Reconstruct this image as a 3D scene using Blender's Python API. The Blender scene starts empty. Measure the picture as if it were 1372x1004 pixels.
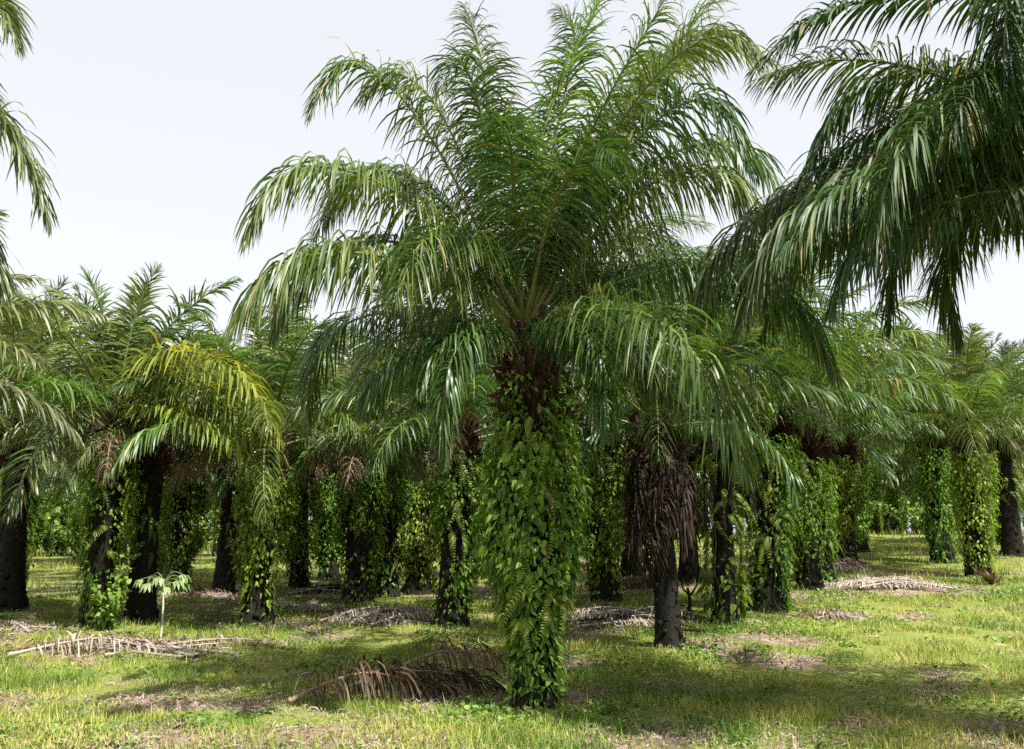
import bpy, math, random
import numpy as np
from mathutils import Vector

R = math.radians
scene = bpy.context.scene
COL = scene.collection

# ------------------------------------------------------------------ terrain
def sst(a, b, x):
    t = np.clip((x - a) / (b - a), 0, 1)
    return t * t * (3 - 2 * t)

def gz(x, y):
    """height of the gently rising ground"""
    x = np.asarray(x, float); y = np.asarray(y, float)
    d = np.clip(y - 13.5, 0, 34)
    return d * (.03 + .03 * sst(-6, 8, x))

# bare, litter strewn patches: x, y, rx, ry, strength
PATCH = [(-4.3, 10.2, 1.3, .5, .9), (-2.0, 10.2, 1.5, .5, 1.), (-5.0, 12.5, 1.0, .4, .7), (-3.2, 14.6, .9, .4, .6), (3.0, 10.4, .9, .35, .6), (-2.7, 10.9, 2.0, .75, 1.0), (-4.6, 13.3, 1.5, .8, .8), (1.1, 13.6, .7, .9, .9), (4.2, 17.9, 1.5, .6, .9),
         (9.7, 25.5, 3.4, 1.6, .85), (9.9, 30, 2.0, 5, .7), (-6.6, 17.6, 2.2, 1.2, .8), (-2.4, 21.7, 2.3, 1.1, 1.0), (2.2, 20.2, 1.6, 1.1, 1.0),
         (-10, 20.2, 1.7, 1.0, .9), (-1.0, 15.2, 1.6, .8, .7), (-6, 24.5, 3, 1.1, .9), (-8, 30, 5, 1.6, .8), (0, 28, 4, 2, .8),
         (3.2, 26.5, 2, 1.4, .9), (6.3, 20.7, 1.1, .6, .7), (-4.5, 28, 3, 1.5, .8), (5.2, 10.9, 1.1, .9, .8), (-.5, 10.2, 1.0, .5, .6), (-1.4, 12.4, 1.2, .5, .5),
         (11.9, 20.5, 1.2, .8, .7), (7, 15.2, 1.0, .7, .3), (-.6, 20.8, .8, .6, .6), (-7.5, 10.8, .9, .5, .6), (.5, 35, 9, 3, .7), (-14, 30, 5, 3, .6)]
rsn = np.random.RandomState(4)
_W = [(rsn.uniform(.25, 2.6), rsn.uniform(0, 6.28), rsn.uniform(0, 6.28)) for _ in range(26)]

def wob(x, y):
    s = 0
    for f, a, p in _W:
        s = s + np.sin(f * (x * math.cos(a) + y * math.sin(a)) + p) / (1 + f)
    return s / 3.0

def litter(x, y):
    v = np.zeros(np.shape(x))
    wx = x + .45 * wob(x * 2.1, y * 2.1); wy = y + .45 * wob(y * 1.9 + 7, x * 2.3)
    for px, py, rx, ry, s in PATCH:
        q = ((wx - px) / rx) ** 2 + ((wy - py) / ry) ** 2
        v = np.maximum(v, .8 * s * (1 - sst(.2, 1.25, q)))
    v = np.maximum(v, .75 * sst(.28, .7, wob(x * 1.6 + 3, y * 1.6 + 9)))
    v = np.maximum(v, .38 * sst(.2, .6, wob(x * 4.1 + 31, y * 4.1 - 9)))
    return v

# ------------------------------------------------------------------ mesh helpers
def make_mesh(name, verts, loops, counts, mats, tint=None, smooth=True, mat_index=None):
    me = bpy.data.meshes.new(name)
    verts = np.asarray(verts, np.float32); loops = np.asarray(loops, np.int32); counts = np.asarray(counts, np.int32)
    me.vertices.add(len(verts)); me.vertices.foreach_set('co', verts.ravel())
    me.loops.add(len(loops)); me.loops.foreach_set('vertex_index', loops)
    me.polygons.add(len(counts))
    me.polygons.foreach_set('loop_start', np.concatenate(([0], np.cumsum(counts)[:-1])).astype(np.int32))
    me.polygons.foreach_set('loop_total', counts)
    if smooth:
        me.polygons.foreach_set('use_smooth', np.ones(len(counts), bool))
    if tint is not None:
        a = me.attributes.new('tint', 'FLOAT', 'POINT'); a.data.foreach_set('value', np.asarray(tint, np.float32))
    for m in (mats if isinstance(mats, (list, tuple)) else [mats]):
        me.materials.append(m)
    if mat_index is not None:
        me.polygons.foreach_set('material_index', np.asarray(mat_index, np.int32))
    me.update(calc_edges=True); me.validate()
    return me

class Geo:
    """collects pieces of geometry for ONE mesh"""
    def __init__(s): s.v = []; s.l = []; s.c = []; s.t = []; s.m = []; s.n = 0
    def add(s, v, faces, tint=.5, mi=0):
        v = np.asarray(v, float)
        s.v.append(v)
        for f in faces:
            s.l.append(np.asarray(f) + s.n); s.c.append(len(f)); s.m.append(mi)
        s.t.append(np.full(len(v), tint) if np.isscalar(tint) else np.asarray(tint)); s.n += len(v)
    def addq(s, v, quads, tint, mi=0):
        """many equal sized faces at once"""
        v = np.asarray(v, float); quads = np.asarray(quads)
        s.v.append(v); s.l.append((quads + s.n).ravel()); s.c.extend([quads.shape[1]] * len(quads)); s.m.extend([mi] * len(quads))
        s.t.append(np.full(len(v), tint) if np.isscalar(tint) else np.asarray(tint)); s.n += len(v)
    def mesh(s, name, mats, smooth=True):
        return make_mesh(name, np.concatenate(s.v), np.concatenate([np.atleast_1d(a) for a in s.l]), s.c, mats, np.concatenate(s.t), smooth, s.m)

def unit(a):
    return a / np.maximum(np.linalg.norm(a, axis=-1, keepdims=True), 1e-9)

def scatter(g, tv, tq, pos, X, Y, Z, sc, tint, mi=0):
    """copies of a template (tv verts, tq faces of one size) at pos with frame X, Y, Z, scaled (N,) or (N,3)"""
    n = len(pos); k = len(tv)
    sc = np.asarray(sc, float)
    if sc.ndim == 1: sc = np.repeat(sc[:, None], 3, 1)
    t = tv[None] * sc[:, None, :]
    v = t[:, :, 0:1] * X[:, None] + t[:, :, 1:2] * Y[:, None] + t[:, :, 2:3] * Z[:, None] + pos[:, None]
    q = (tq[None] + (np.arange(n) * k)[:, None, None]).reshape(-1, tq.shape[1])
    g.addq(v.reshape(-1, 3), q, np.repeat(tint, k), mi)

def link(name, data, parent=None, loc=(0, 0, 0), rz=0., sc=1.):
    o = bpy.data.objects.new(name, data); COL.objects.link(o)
    o.location = loc; o.rotation_euler = (0, 0, rz); o.scale = (sc, sc, sc)
    if parent is not None: o.parent = parent
    return o

def tag(o, label=None, cat=None, group=None, kind=None):
    if label: o['label'] = label
    if cat: o['category'] = cat
    if group: o['group'] = group
    if kind: o['kind'] = kind
    return o

# ------------------------------------------------------------------ materials
def mat(name):
    m = bpy.data.materials.new(name); m.use_nodes = True
    nt = m.node_tree; nt.nodes.clear()
    return m, nt, (lambda t, **k: _node(nt, t, **k))

def _node(nt, t, **k):
    n = nt.nodes.new(t)
    for a, b in k.items(): setattr(n, a, b)
    return n

def ramp(nt, stops):
    r = nt.nodes.new('ShaderNodeValToRGB'); e = r.color_ramp.elements
    while len(e) < len(stops): e.new(.5)
    for i, (p, c) in enumerate(stops): e[i].position = p; e[i].color = (*c, 1)
    return r

def leaf_mat(name, cols, rough=.4, trans=.28, tcol=(1.3, 1.35, .55), spec=.5, hue=.02, val=(.8, 1.2), rnd=True, noise=0., tip=None):
    m, nt, N = mat(name); L = nt.links.new
    at = N('ShaderNodeAttribute', attribute_name='tint')
    rp = ramp(nt, [(i / (len(cols) - 1) if tip is None else .8 * i / (len(cols) - 1), c) for i, c in enumerate(cols)] + ([(1., tip)] if tip else []))
    fac = at.outputs['Fac']
    if noise:
        tc = N('ShaderNodeNewGeometry'); nz = N('ShaderNodeTexNoise'); nz.inputs['Scale'].default_value = noise; nz.inputs['Detail'].default_value = 3
        L(tc.outputs['Position'], nz.inputs['Vector'])
        mr = N('ShaderNodeMapRange'); mr.inputs[1].default_value = .35; mr.inputs[2].default_value = .65; mr.inputs[3].default_value = -.45; mr.inputs[4].default_value = .45
        L(nz.outputs['Fac'], mr.inputs[0])
        ad = N('ShaderNodeMath', operation='ADD', use_clamp=True); L(fac, ad.inputs[0]); L(mr.outputs[0], ad.inputs[1]); fac = ad.outputs[0]
    L(fac, rp.inputs['Fac'])
    hs = N('ShaderNodeHueSaturation')
    L(rp.outputs['Color'], hs.inputs['Color'])
    if rnd:
        oi = N('ShaderNodeObjectInfo')
        a = N('ShaderNodeMapRange'); a.inputs[3].default_value = .5 - hue; a.inputs[4].default_value = .5 + hue
        L(oi.outputs['Random'], a.inputs[0]); L(a.outputs[0], hs.inputs['Hue'])
        ml = N('ShaderNodeMath', operation='MULTIPLY'); ml.inputs[1].default_value = 7.31
        fr = N('ShaderNodeMath', operation='FRACT'); L(oi.outputs['Random'], ml.inputs[0]); L(ml.outputs[0], fr.inputs[0])
        b = N('ShaderNodeMapRange'); b.inputs[3].default_value = val[0]; b.inputs[4].default_value = val[1]
        L(fr.outputs[0], b.inputs[0]); L(b.outputs[0], hs.inputs['Value'])
    p = N('ShaderNodeBsdfPrincipled'); p.inputs['Roughness'].default_value = rough
    p.inputs['Specular IOR Level'].default_value = spec * .8
    L(hs.outputs['Color'], p.inputs['Base Color'])
    out = N('ShaderNodeOutputMaterial')
    if trans > 0:
        tr = N('ShaderNodeBsdfTranslucent')
        mx = N('ShaderNodeMix', data_type='RGBA', blend_type='MULTIPLY'); mx.inputs[0].default_value = 1
        L(hs.outputs['Color'], mx.inputs[6]); mx.inputs[7].default_value = (*tcol, 1)
        L(mx.outputs[2], tr.inputs['Color'])
        ms = N('ShaderNodeMixShader'); ms.inputs[0].default_value = trans
        L(p.outputs[0], ms.inputs[1]); L(tr.outputs[0], ms.inputs[2]); L(ms.outputs[0], out.inputs[0])
    else:
        L(p.outputs[0], out.inputs[0])
    return m

M_FROND = leaf_mat('palm_leaf', [(.021, .052, .014), (.047, .099, .021), (.095, .152, .033)], .42, .32, tip=(.24, .19, .075))
M_SHADED = leaf_mat('shade_darkened_palm_leaf', [(.014, .036, .009), (.032, .070, .014), (.065, .108, .022)], .5, .22, spec=.4, tip=(.2, .15, .06))  # darker copy of the palm leaf: right crown's shade put into the colour
M_LIGHT = leaf_mat('pale_palm_leaf', [(.042, .088, .020), (.088, .148, .032), (.175, .23, .065)], .42, .35, tip=(.24, .19, .075))
M_FRESH = leaf_mat('young_palm_leaf', [(.065, .14, .018), (.105, .19, .022), (.16, .25, .032)], .38, .45, hue=.012, val=(.85, 1.15), tip=(.24, .19, .075))
M_GREY = leaf_mat('dull_palm_leaf', [(.055, .088, .030), (.100, .135, .045), (.175, .195, .08)], .40, .28, tip=(.24, .19, .075))
M_YELLOW = leaf_mat('yellowing_palm_leaf', [(.13, .20, .025), (.225, .28, .045), (.33, .30, .08)], .45, .5, (1.2, 1.1, .5), hue=.015)
M_DRY = leaf_mat('dry_palm_leaf', [(.09, .055, .034), (.18, .118, .073), (.29, .21, .135)], .6, .18, (1.1, .9, .6), .3, .015)
M_DARKDRY = leaf_mat('old_dry_palm_leaf', [(.015, .0105, .006), (.031, .021, .012), (.062, .043, .025)], .65, .12, (1.1, .9, .6), .25, .015)
M_FALLEN = leaf_mat('rotting_palm_leaf', [(.045, .028, .018), (.10, .064, .042), (.24, .17, .11)], .65, .1, (1.1, .9, .6), .25, .01)
M_STRAW = leaf_mat('straw_palm_leaf', [(.09, .068, .042), (.175, .135, .085), (.29, .235, .155)], .6, .2, (1.1, 1, .7), .3, .015)
M_ASH = leaf_mat('bleached_palm_leaf', [(.19, .15, .12), (.33, .28, .235), (.46, .42, .37)], .7, .05, (1, 1, .8), .25, .01, (.85, 1.15))
M_STALK = leaf_mat('palm_stalk', [(.09, .10, .03), (.14, .15, .05), (.20, .19, .08)], .45, 0)
M_DRYSTALK = leaf_mat('dry_stalk', [(.13, .075, .045), (.22, .14, .09), (.30, .21, .15)], .6, 0)
M_CREEP = leaf_mat('creeper_leaf', [(.045, .085, .014), (.135, .23, .025), (.28, .385, .065)], .48, .38, (1.3, 1.3, .45), .28, .025, (.8, 1.2))
M_FERN = leaf_mat('fern_leaf', [(.07, .13, .016), (.145, .22, .028), (.24, .31, .06)], .45, .4, (1.25, 1.25, .5), .3, .025, (.8, 1.2))
M_GRASS = leaf_mat('grass_blade', [(.095, .175, .024), (.205, .275, .045), (.34, .36, .08), (.44, .385, .155)], .5, .30, (1.15, 1.15, .6), .3, rnd=False, noise=.35)
M_WEED = leaf_mat('weed_leaf', [(.055, .125, .022), (.11, .205, .03), (.20, .29, .055)], .45, .3, (1.2, 1.25, .5), .4, rnd=False, noise=.8)
M_LITTER = leaf_mat('ground_litter', [(.12, .085, .055), (.24, .185, .135), (.37, .31, .245)], .75, .05, (1, 1, .8), .2, rnd=False)
M_PALE = leaf_mat('pale_herb_leaf', [(.13, .20, .08), (.19, .27, .11), (.28, .35, .17)], .45, .35, (1.1, 1.2, .6), rnd=False)
M_PALESTEM = leaf_mat('pale_stem', [(.38, .36, .27), (.44, .42, .33), (.5, .48, .38)], .6, 0, rnd=False)

def trunk_mat(name, c, moss=.4):
    m, nt, N = mat(name); L = nt.links.new
    tc = N('ShaderNodeTexCoord'); nz = N('ShaderNodeTexNoise'); nz.inputs['Scale'].default_value = 5; nz.inputs['Detail'].default_value = 6
    L(tc.outputs['Object'], nz.inputs['Vector'])
    n2 = N('ShaderNodeTexNoise'); n2.inputs['Scale'].default_value = 38; n2.inputs['Detail'].default_value = 4
    mp = N('ShaderNodeMapping'); mp.inputs['Scale'].default_value = (1, 1, .35); L(tc.outputs['Object'], mp.inputs[0]); L(mp.outputs[0], n2.inputs['Vector'])
    r = ramp(nt, [(.25, tuple(.45 * k for k in c)), (.5, c), (.8, tuple(min(1, 1.9 * k) for k in c))]); L(n2.outputs['Fac'], r.inputs['Fac'])
    r2 = ramp(nt, [(.45, (0, 0, 0)), (.62, (1, 1, 1))]); L(nz.outputs['Fac'], r2.inputs['Fac'])
    mm = N('ShaderNodeMath', operation='MULTIPLY'); mm.inputs[1].default_value = moss; L(r2.outputs[0], mm.inputs[0])
    mx = N('ShaderNodeMix', data_type='RGBA'); L(mm.outputs[0], mx.inputs[0]); L(r.outputs[0], mx.inputs[6]); mx.inputs[7].default_value = (.024, .038, .010, 1)
    p = N('ShaderNodeBsdfPrincipled'); p.inputs['Roughness'].default_value = .85; p.inputs['Specular IOR Level'].default_value = .2
    L(mx.outputs[2], p.inputs['Base Color'])
    b = N('ShaderNodeBump'); b.inputs['Strength'].default_value = .7; b.inputs['Distance'].default_value = .03; L(n2.outputs['Fac'], b.inputs['Height']); L(b.outputs[0], p.inputs['Normal'])
    o = N('ShaderNodeOutputMaterial'); L(p.outputs[0], o.inputs[0])
    return m

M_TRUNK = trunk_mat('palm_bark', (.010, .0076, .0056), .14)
M_COLLAR = trunk_mat('palm_fibre', (.052, .029, .019), .05)

def ground_mat():
    m, nt, N = mat('ground_soil'); L = nt.links.new
    g = N('ShaderNodeNewGeometry'); at = N('ShaderNodeAttribute', attribute_name='litter')
    def nz(s, d=5, r=.6):
        n = N('ShaderNodeTexNoise'); n.inputs['Scale'].default_value = s; n.inputs['Detail'].default_value = d; n.inputs['Roughness'].default_value = r
        L(g.outputs['Position'], n.inputs['Vector']); return n.outputs['Fac']
    big, mid, fine, vf = nz(.35), nz(2.2), nz(11, 6, .7), nz(60, 4, .7)
    turf = ramp(nt, [(.3, (.085, .125, .024)), (.5, (.16, .19, .042)), (.7, (.26, .255, .08))]); L(mid, turf.inputs['Fac'])
    turf2 = ramp(nt, [(.3, (.085, .12, .022)), (.52, (.17, .20, .045)), (.72, (.28, .265, .095))]); L(fine, turf2.inputs['Fac'])
    t = N('ShaderNodeMix', data_type='RGBA'); t.inputs[0].default_value = .55; L(turf.outputs[0], t.inputs[6]); L(turf2.outputs[0], t.inputs[7])
    lit = ramp(nt, [(.25, (.075, .05, .036)), (.45, (.20, .14, .105)), (.6, (.27, .21, .165)), (.78, (.36, .30, .24))]); L(vf, lit.inputs['Fac'])
    lit2 = ramp(nt, [(.3, (.11, .07, .05)), (.55, (.27, .20, .155)), (.75, (.38, .32, .26))]); L(fine, lit2.inputs['Fac'])
    l = N('ShaderNodeMix', data_type='RGBA'); l.inputs[0].default_value = .5; L(lit.outputs[0], l.inputs[6]); L(lit2.outputs[0], l.inputs[7])
    # ragged border between turf and litter
    a = N('ShaderNodeMath', operation='ADD'); L(at.outputs['Fac'], a.inputs[0])
    s = N('ShaderNodeMath', operation='MULTIPLY_ADD'); s.inputs[1].default_value = 1.6; s.inputs[2].default_value = -.8; L(fine, s.inputs[0]); L(s.outputs[0], a.inputs[1])
    c = ramp(nt, [(.35, (0, 0, 0)), (.65, (1, 1, 1))]); L(a.outputs[0], c.inputs['Fac'])
    x = N('ShaderNodeMix', data_type='RGBA'); L(c.outputs[0], x.inputs[0]); L(t.outputs[2], x.inputs[6]); L(l.outputs[2], x.inputs[7])
    p = N('ShaderNodeBsdfPrincipled'); p.inputs['Roughness'].default_value = .95; p.inputs['Specular IOR Level'].default_value = .1
    L(x.outputs[2], p.inputs['Base Color'])
    b = N('ShaderNodeBump'); b.inputs['Strength'].default_value = .8; b.inputs['Distance'].default_value = .06; L(fine, b.inputs['Height']); L(b.outputs[0], p.inputs['Normal'])
    o = N('ShaderNodeOutputMaterial'); L(p.outputs[0], o.inputs[0])
    return m
M_GROUND = ground_mat()

# ------------------------------------------------------------------ palm fronds
def spline(pts, m):
    p = np.asarray(pts, float); p = np.vstack([2 * p[0] - p[1], p, 2 * p[-1] - p[-2]])
    out = []
    for i in range(1, len(p) - 2):
        t = np.linspace(0, 1, 24, endpoint=False)[:, None]
        a, b, c, d = p[i - 1], p[i], p[i + 1], p[i + 2]
        out.append(.5 * (2 * b + (c - a) * t + (2 * a - 5 * b + 4 * c - d) * t ** 2 + (3 * b - a - 3 * c + d) * t ** 3))
    q = np.vstack(out + [p[-2][None]])
    s = np.concatenate(([0], np.cumsum(np.linalg.norm(np.diff(q, axis=0), axis=1))))
    u = np.linspace(0, s[-1], m + 1)
    return np.stack([np.interp(u, s, q[:, k]) for k in range(3)], 1), s[-1]

def frame(P):
    T = unit(np.gradient(P, axis=0)); Nn = np.zeros_like(P)
    n = np.array([0, 0, 1.]) - T[0][2] * T[0]
    if np.linalg.norm(n) < .12: n = np.array([-T[-1][0], -T[-1][1], .05])
    n = n - n.dot(T[0]) * T[0]; n /= np.linalg.norm(n)
    for i in range(len(P)):
        n = n - n.dot(T[i]) * T[i]; n /= np.linalg.norm(n); Nn[i] = n
    return T, Nn, np.cross(T, Nn)

def tube(g, P, N_, S_, rad, flat=.65, k=6, tint=.5, mi=0):
    m = len(P); a = np.linspace(0, 2 * np.pi, k, endpoint=False)
    v = P[:, None] + rad[:, None, None] * (np.cos(a)[None, :, None] * S_[:, None] + flat * np.sin(a)[None, :, None] * N_[:, None])
    i = np.arange(m - 1)[:, None] * k; j = np.arange(k)[None]; j2 = (j + 1) % k
    q = np.stack([i + j, i + j2, i + k + j2, i + k + j], -1).reshape(-1, 4)
    g.addq(v.reshape(-1, 3), q, tint, mi)
    g.add(v[-1], [list(range(k))], tint, mi)

WP = np.array([.5, .95, 1., .9, .62, .08])
def frond_geo(g, pts, n=95, ll=.9, w=.045, droop=1.5, seed=0, bare=.15, segs=5, tilt=.25, shag=.35, mi=0, floor=None):
    """leaflets on both sides of a bending stalk; they sag under their own weight"""
    r = np.random.RandomState(seed); M = 60
    P, Ltot = spline(pts, M); T, Nn, S = frame(P)
    for side in (1, -1):
        t = bare + (1 - bare) * (np.arange(n) + r.uniform(.1, .9, n)) / n
        keep = r.uniform(0, 1, n) > (.06 if floor is None else .25); t = t[keep]; k = len(t)
        f = t * M; i = np.minimum(f.astype(int), M - 1); fr = (f - i)[:, None]
        p = P[i] * (1 - fr) + P[i + 1] * fr
        tt = unit(T[i] * (1 - fr) + T[i + 1] * fr); nn = Nn[i]; ss = S[i] * side
        u = (t - bare) / (1 - bare)
        prof = np.clip(.30 + .78 * np.sin(np.pi * np.clip(u * .86 + .12, 0, 1)) ** .8, 0, 1) * np.where(u > .9, 1 - (u - .9) * 3.5, 1)
        ln = ll * prof * r.uniform(.8, 1.1, k)
        if floor is not None: ln = ln * r.uniform(.45, 1.15, k)
        ang = np.radians(76 - 46 * u ** 1.5 + r.normal(0, 6, k)); phi = tilt + r.normal(0, shag, k)
        d0 = unit(np.cos(ang)[:, None] * tt + np.sin(ang)[:, None] * (np.cos(phi)[:, None] * ss + np.sin(phi)[:, None] * nn))
        dr = droop * r.uniform(.65, 1.35, k)
        tw = r.normal(0, .4, k)[:, None]
        q = p.copy(); rows = []
        for s in range(segs + 1):
            x = s / segs
            d = unit(d0 + np.array([0, 0, -1.]) * (dr * x ** 1.0)[:, None])
            wv = unit((tt + .35 * nn) - np.sum((tt + .35 * nn) * d, 1, keepdims=True) * d)
            wv = unit(wv * np.cos(tw) + np.cross(d, wv) * np.sin(tw))
            hw = (np.interp(x, np.linspace(0, 1, 6), WP) * w * .5 * np.clip(ln / ll, .45, 1) * 1.0)[:, None]
            if floor is not None: q[:, 2] = np.maximum(q[:, 2], floor)
            rows += [q - wv * hw, q + wv * hw]
            q = q + d * (ln / segs)[:, None]
        v = np.stack(rows, 1).reshape(-1, 3); kk = 2 * (segs + 1)
        fq = np.array([[2 * a, 2 * a + 1, 2 * a + 3, 2 * a + 2] for a in range(segs)])
        qq = (fq[None] + (np.arange(k) * kk)[:, None, None]).reshape(-1, 4)
        tn = np.clip(r.normal(.40, .2, k), 0, .8)[:, None] + np.clip((np.linspace(0, 1, segs + 1) - .72) * r.choice([0, 0, .5, 1.6], k)[:, None], 0, 1)
        tn[r.uniform(0, 1, k) < .025] = 1.
        g.addq(v, qq, np.repeat(np.clip(tn, 0, 1), 2, axis=1).ravel(), mi)
    return P, T, Nn, S, Ltot

def stalk_geo(g, P, Nn, S, base=.075, mi=0, tint=.5):
    x = np.linspace(0, 1, len(P))
    rad = np.where(x < .12, base - (base - .032) * (x / .12), .032 * (1 - (x - .12) / .88) + .005)
    idx = list(range(0, len(P), 4))
    tube(g, P[idx], Nn[idx], S[idx], rad[idx], .7, 6, tint, mi)

def frond_pair(pts, leaf_m, stalk_m, **k):
    g = Geo(); P, T, Nn, S, L = frond_geo(g, pts, **k); s = Geo(); stalk_geo(s, P, Nn, S)
    return g.mesh('frond', leaf_m), s.mesh('stalk', stalk_m)

def arc(theta0, bend, L, n=7, power=1.5, side=0.):
    """points of a frond leaving in +X and bowing down"""
    p = [np.zeros(3)]
    for i in range(n):
        x = (i + .5) / n; th = R(theta0 - bend * x ** power)
        p.append(p[-1] + (L / n) * np.array([math.cos(th), side * x * x, math.sin(th)]))
    return p

AGES = 7
def age_arc(a, L, rs):
    return arc(84 - 74 * a ** .9 + rs.uniform(-4, 4), 34 + 62 * a ** .8 + rs.uniform(-8, 8), L * (.80 + .2 * min(1, a * 3)), side=rs.uniform(-.28, .28))

def archetypes(leaf_m, stalk_m, L, n, ll, w, seed, joined=False, var=2):
    out = []
    rs = np.random.RandomState(seed)
    for i in range(AGES):
        a = i / (AGES - 1); row = []
        for v in range(var):
            pts = age_arc(a, L, rs); kw = dict(n=n, ll=ll * (.75 + .25 * min(1, a * 2.5)), w=w, droop=.6 + 2.6 * a, seed=seed + 10 * i + v, tilt=.45 - .35 * a)
            if joined:
                g = Geo(); P, T, Nn, S, _ = frond_geo(g, pts, segs=4, **kw); stalk_geo(g, P, Nn, S, mi=1)
                row.append((g.mesh('frond', [leaf_m, stalk_m]), None))
            else:
                row.append(frond_pair(pts, leaf_m, stalk_m, **kw))
        out.append(row)
    return out

ARCH_NEAR = archetypes(M_FROND, M_STALK, 4.7, 155, .95, .026, 100)
ARCH_MID = archetypes(M_FROND, M_STALK, 3.9, 92, .80, .040, 300)
ARCH_LIGHT = archetypes(M_LIGHT, M_STALK, 3.9, 92, .80, .040, 400)
ARCH_GREY = archetypes(M_GREY, M_STALK, 3.9, 92, .80, .040, 500)
YEL = [(lambda g: (stalk_geo(g, *[frond_geo(g, arc(40, 75, 3.9, side=.1), n=95, ll=.85, w=.055, droop=1.1, seed=71)[q] for q in (0, 2, 3)], mi=1), g.mesh('frond', [M_YELLOW, M_STALK]))[1])(Geo())]
def dry_mesh(pts, seed, m=M_DRY, n=80, ll=.75, w=.04, droop=3.2):
    g = Geo(); P, T, Nn, S, _ = frond_geo(g, pts, n=n, ll=ll, w=w, droop=droop, seed=seed, shag=.5, segs=4); stalk_geo(g, P, Nn, S, mi=1)
    return g.mesh('dry_frond', [m, m if m is M_DARKDRY else M_DRYSTALK])
DRY = [dry_mesh([(0, 0, 0), (.45, .05, .25), (.75, .1, -.3), (.78, .05, -1.2), (.72, 0, -2.3)], 1),
       dry_mesh([(0, 0, 0), (.40, -.05, .15), (.62, 0, -.4), (.60, .1, -1.3), (.52, .15, -2.5)], 2, M_DARKDRY),
       dry_mesh(arc(25, 110, 2.6), 3, M_STRAW), dry_mesh(arc(10, 80, 2.9), 4, M_STRAW)]
SKIRT = [dry_mesh([(0, 0, 0), (.12, .02, .0), (.24, .05 + .1 * i, -.4), (.30, .1 - .1 * i, -1.0), (.26, .05, -1.75 + .25 * i)], 11 + i, M_DARKDRY, 70, .62, .026, 6.) for i in range(3)]

# ------------------------------------------------------------------ trunks, creepers
def trunk_mesh(h, r0, seed, m=M_TRUNK, flare=.13):
    rs = np.random.RandomState(seed); g = Geo(); k = 18; nz = 26
    a = np.linspace(0, 2 * np.pi, k, endpoint=False); rows = []
    def rad(z): return r0 + flare * np.exp(-z / .32) - .03 * z / h
    ph = rs.uniform(0, 6, 4)
    for z in np.linspace(-.25, h, nz):
        rr = rad(max(z, 0)) * (1 + .06 * np.sin(3 * a + ph[0] + z) + .05 * np.sin(5 * a + ph[1] - 2 * z) + rs.uniform(-.03, .03, k))
        rows.append(np.stack([rr * np.cos(a), rr * np.sin(a), np.full(k, z)], 1))
    i = np.arange(nz - 1)[:, None] * k; j = np.arange(k)[None]; j2 = (j + 1) % k
    g.addq(np.concatenate(rows), np.stack([i + j, i + j2, i + k + j2, i + k + j], -1).reshape(-1, 4), .5)
    g.add(rows[-1], [list(range(k))])
    # old leaf bases in a spiral
    tv = np.array([(-.5, 0, 0), (.5, 0, 0), (.42, .55, .75), (-.42, .55, .75), (.33, .85, 1), (-.33, .85, 1), (.3, .1, 1.05), (-.3, .1, 1.05)])
    tq = np.array([(0, 1, 2, 3), (3, 2, 4, 5), (5, 4, 6, 7), (1, 0, 7, 6), (1, 6, 4, 2), (0, 3, 5, 7)])
    n = int(h / .028); q = np.arange(n); th = q * R(137.5) + rs.normal(0, .08, n); z = .05 + (h - .1) * q / n
    keep = rs.uniform(0, 1, n) < .88; th, z = th[keep], z[keep]; rr = np.array([rad(t) for t in z]) - .03
    Y = np.stack([np.cos(th), np.sin(th), 0 * th], 1); X = np.stack([-np.sin(th), np.cos(th), 0 * th], 1); Z = np.tile([0, 0, 1.], (len(th), 1))
    sc = np.stack([rs.uniform(.10, .17, len(th)), rs.uniform(.03, .065, len(th)), rs.uniform(.08, .2, len(th))], 1)
    scatter(g, tv, tq, np.stack([rr * np.cos(th), rr * np.sin(th), z], 1), X, Y, Z, sc, rs.uniform(0, 1, len(th)))
    return g.mesh('trunk', m, smooth=False)

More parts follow.
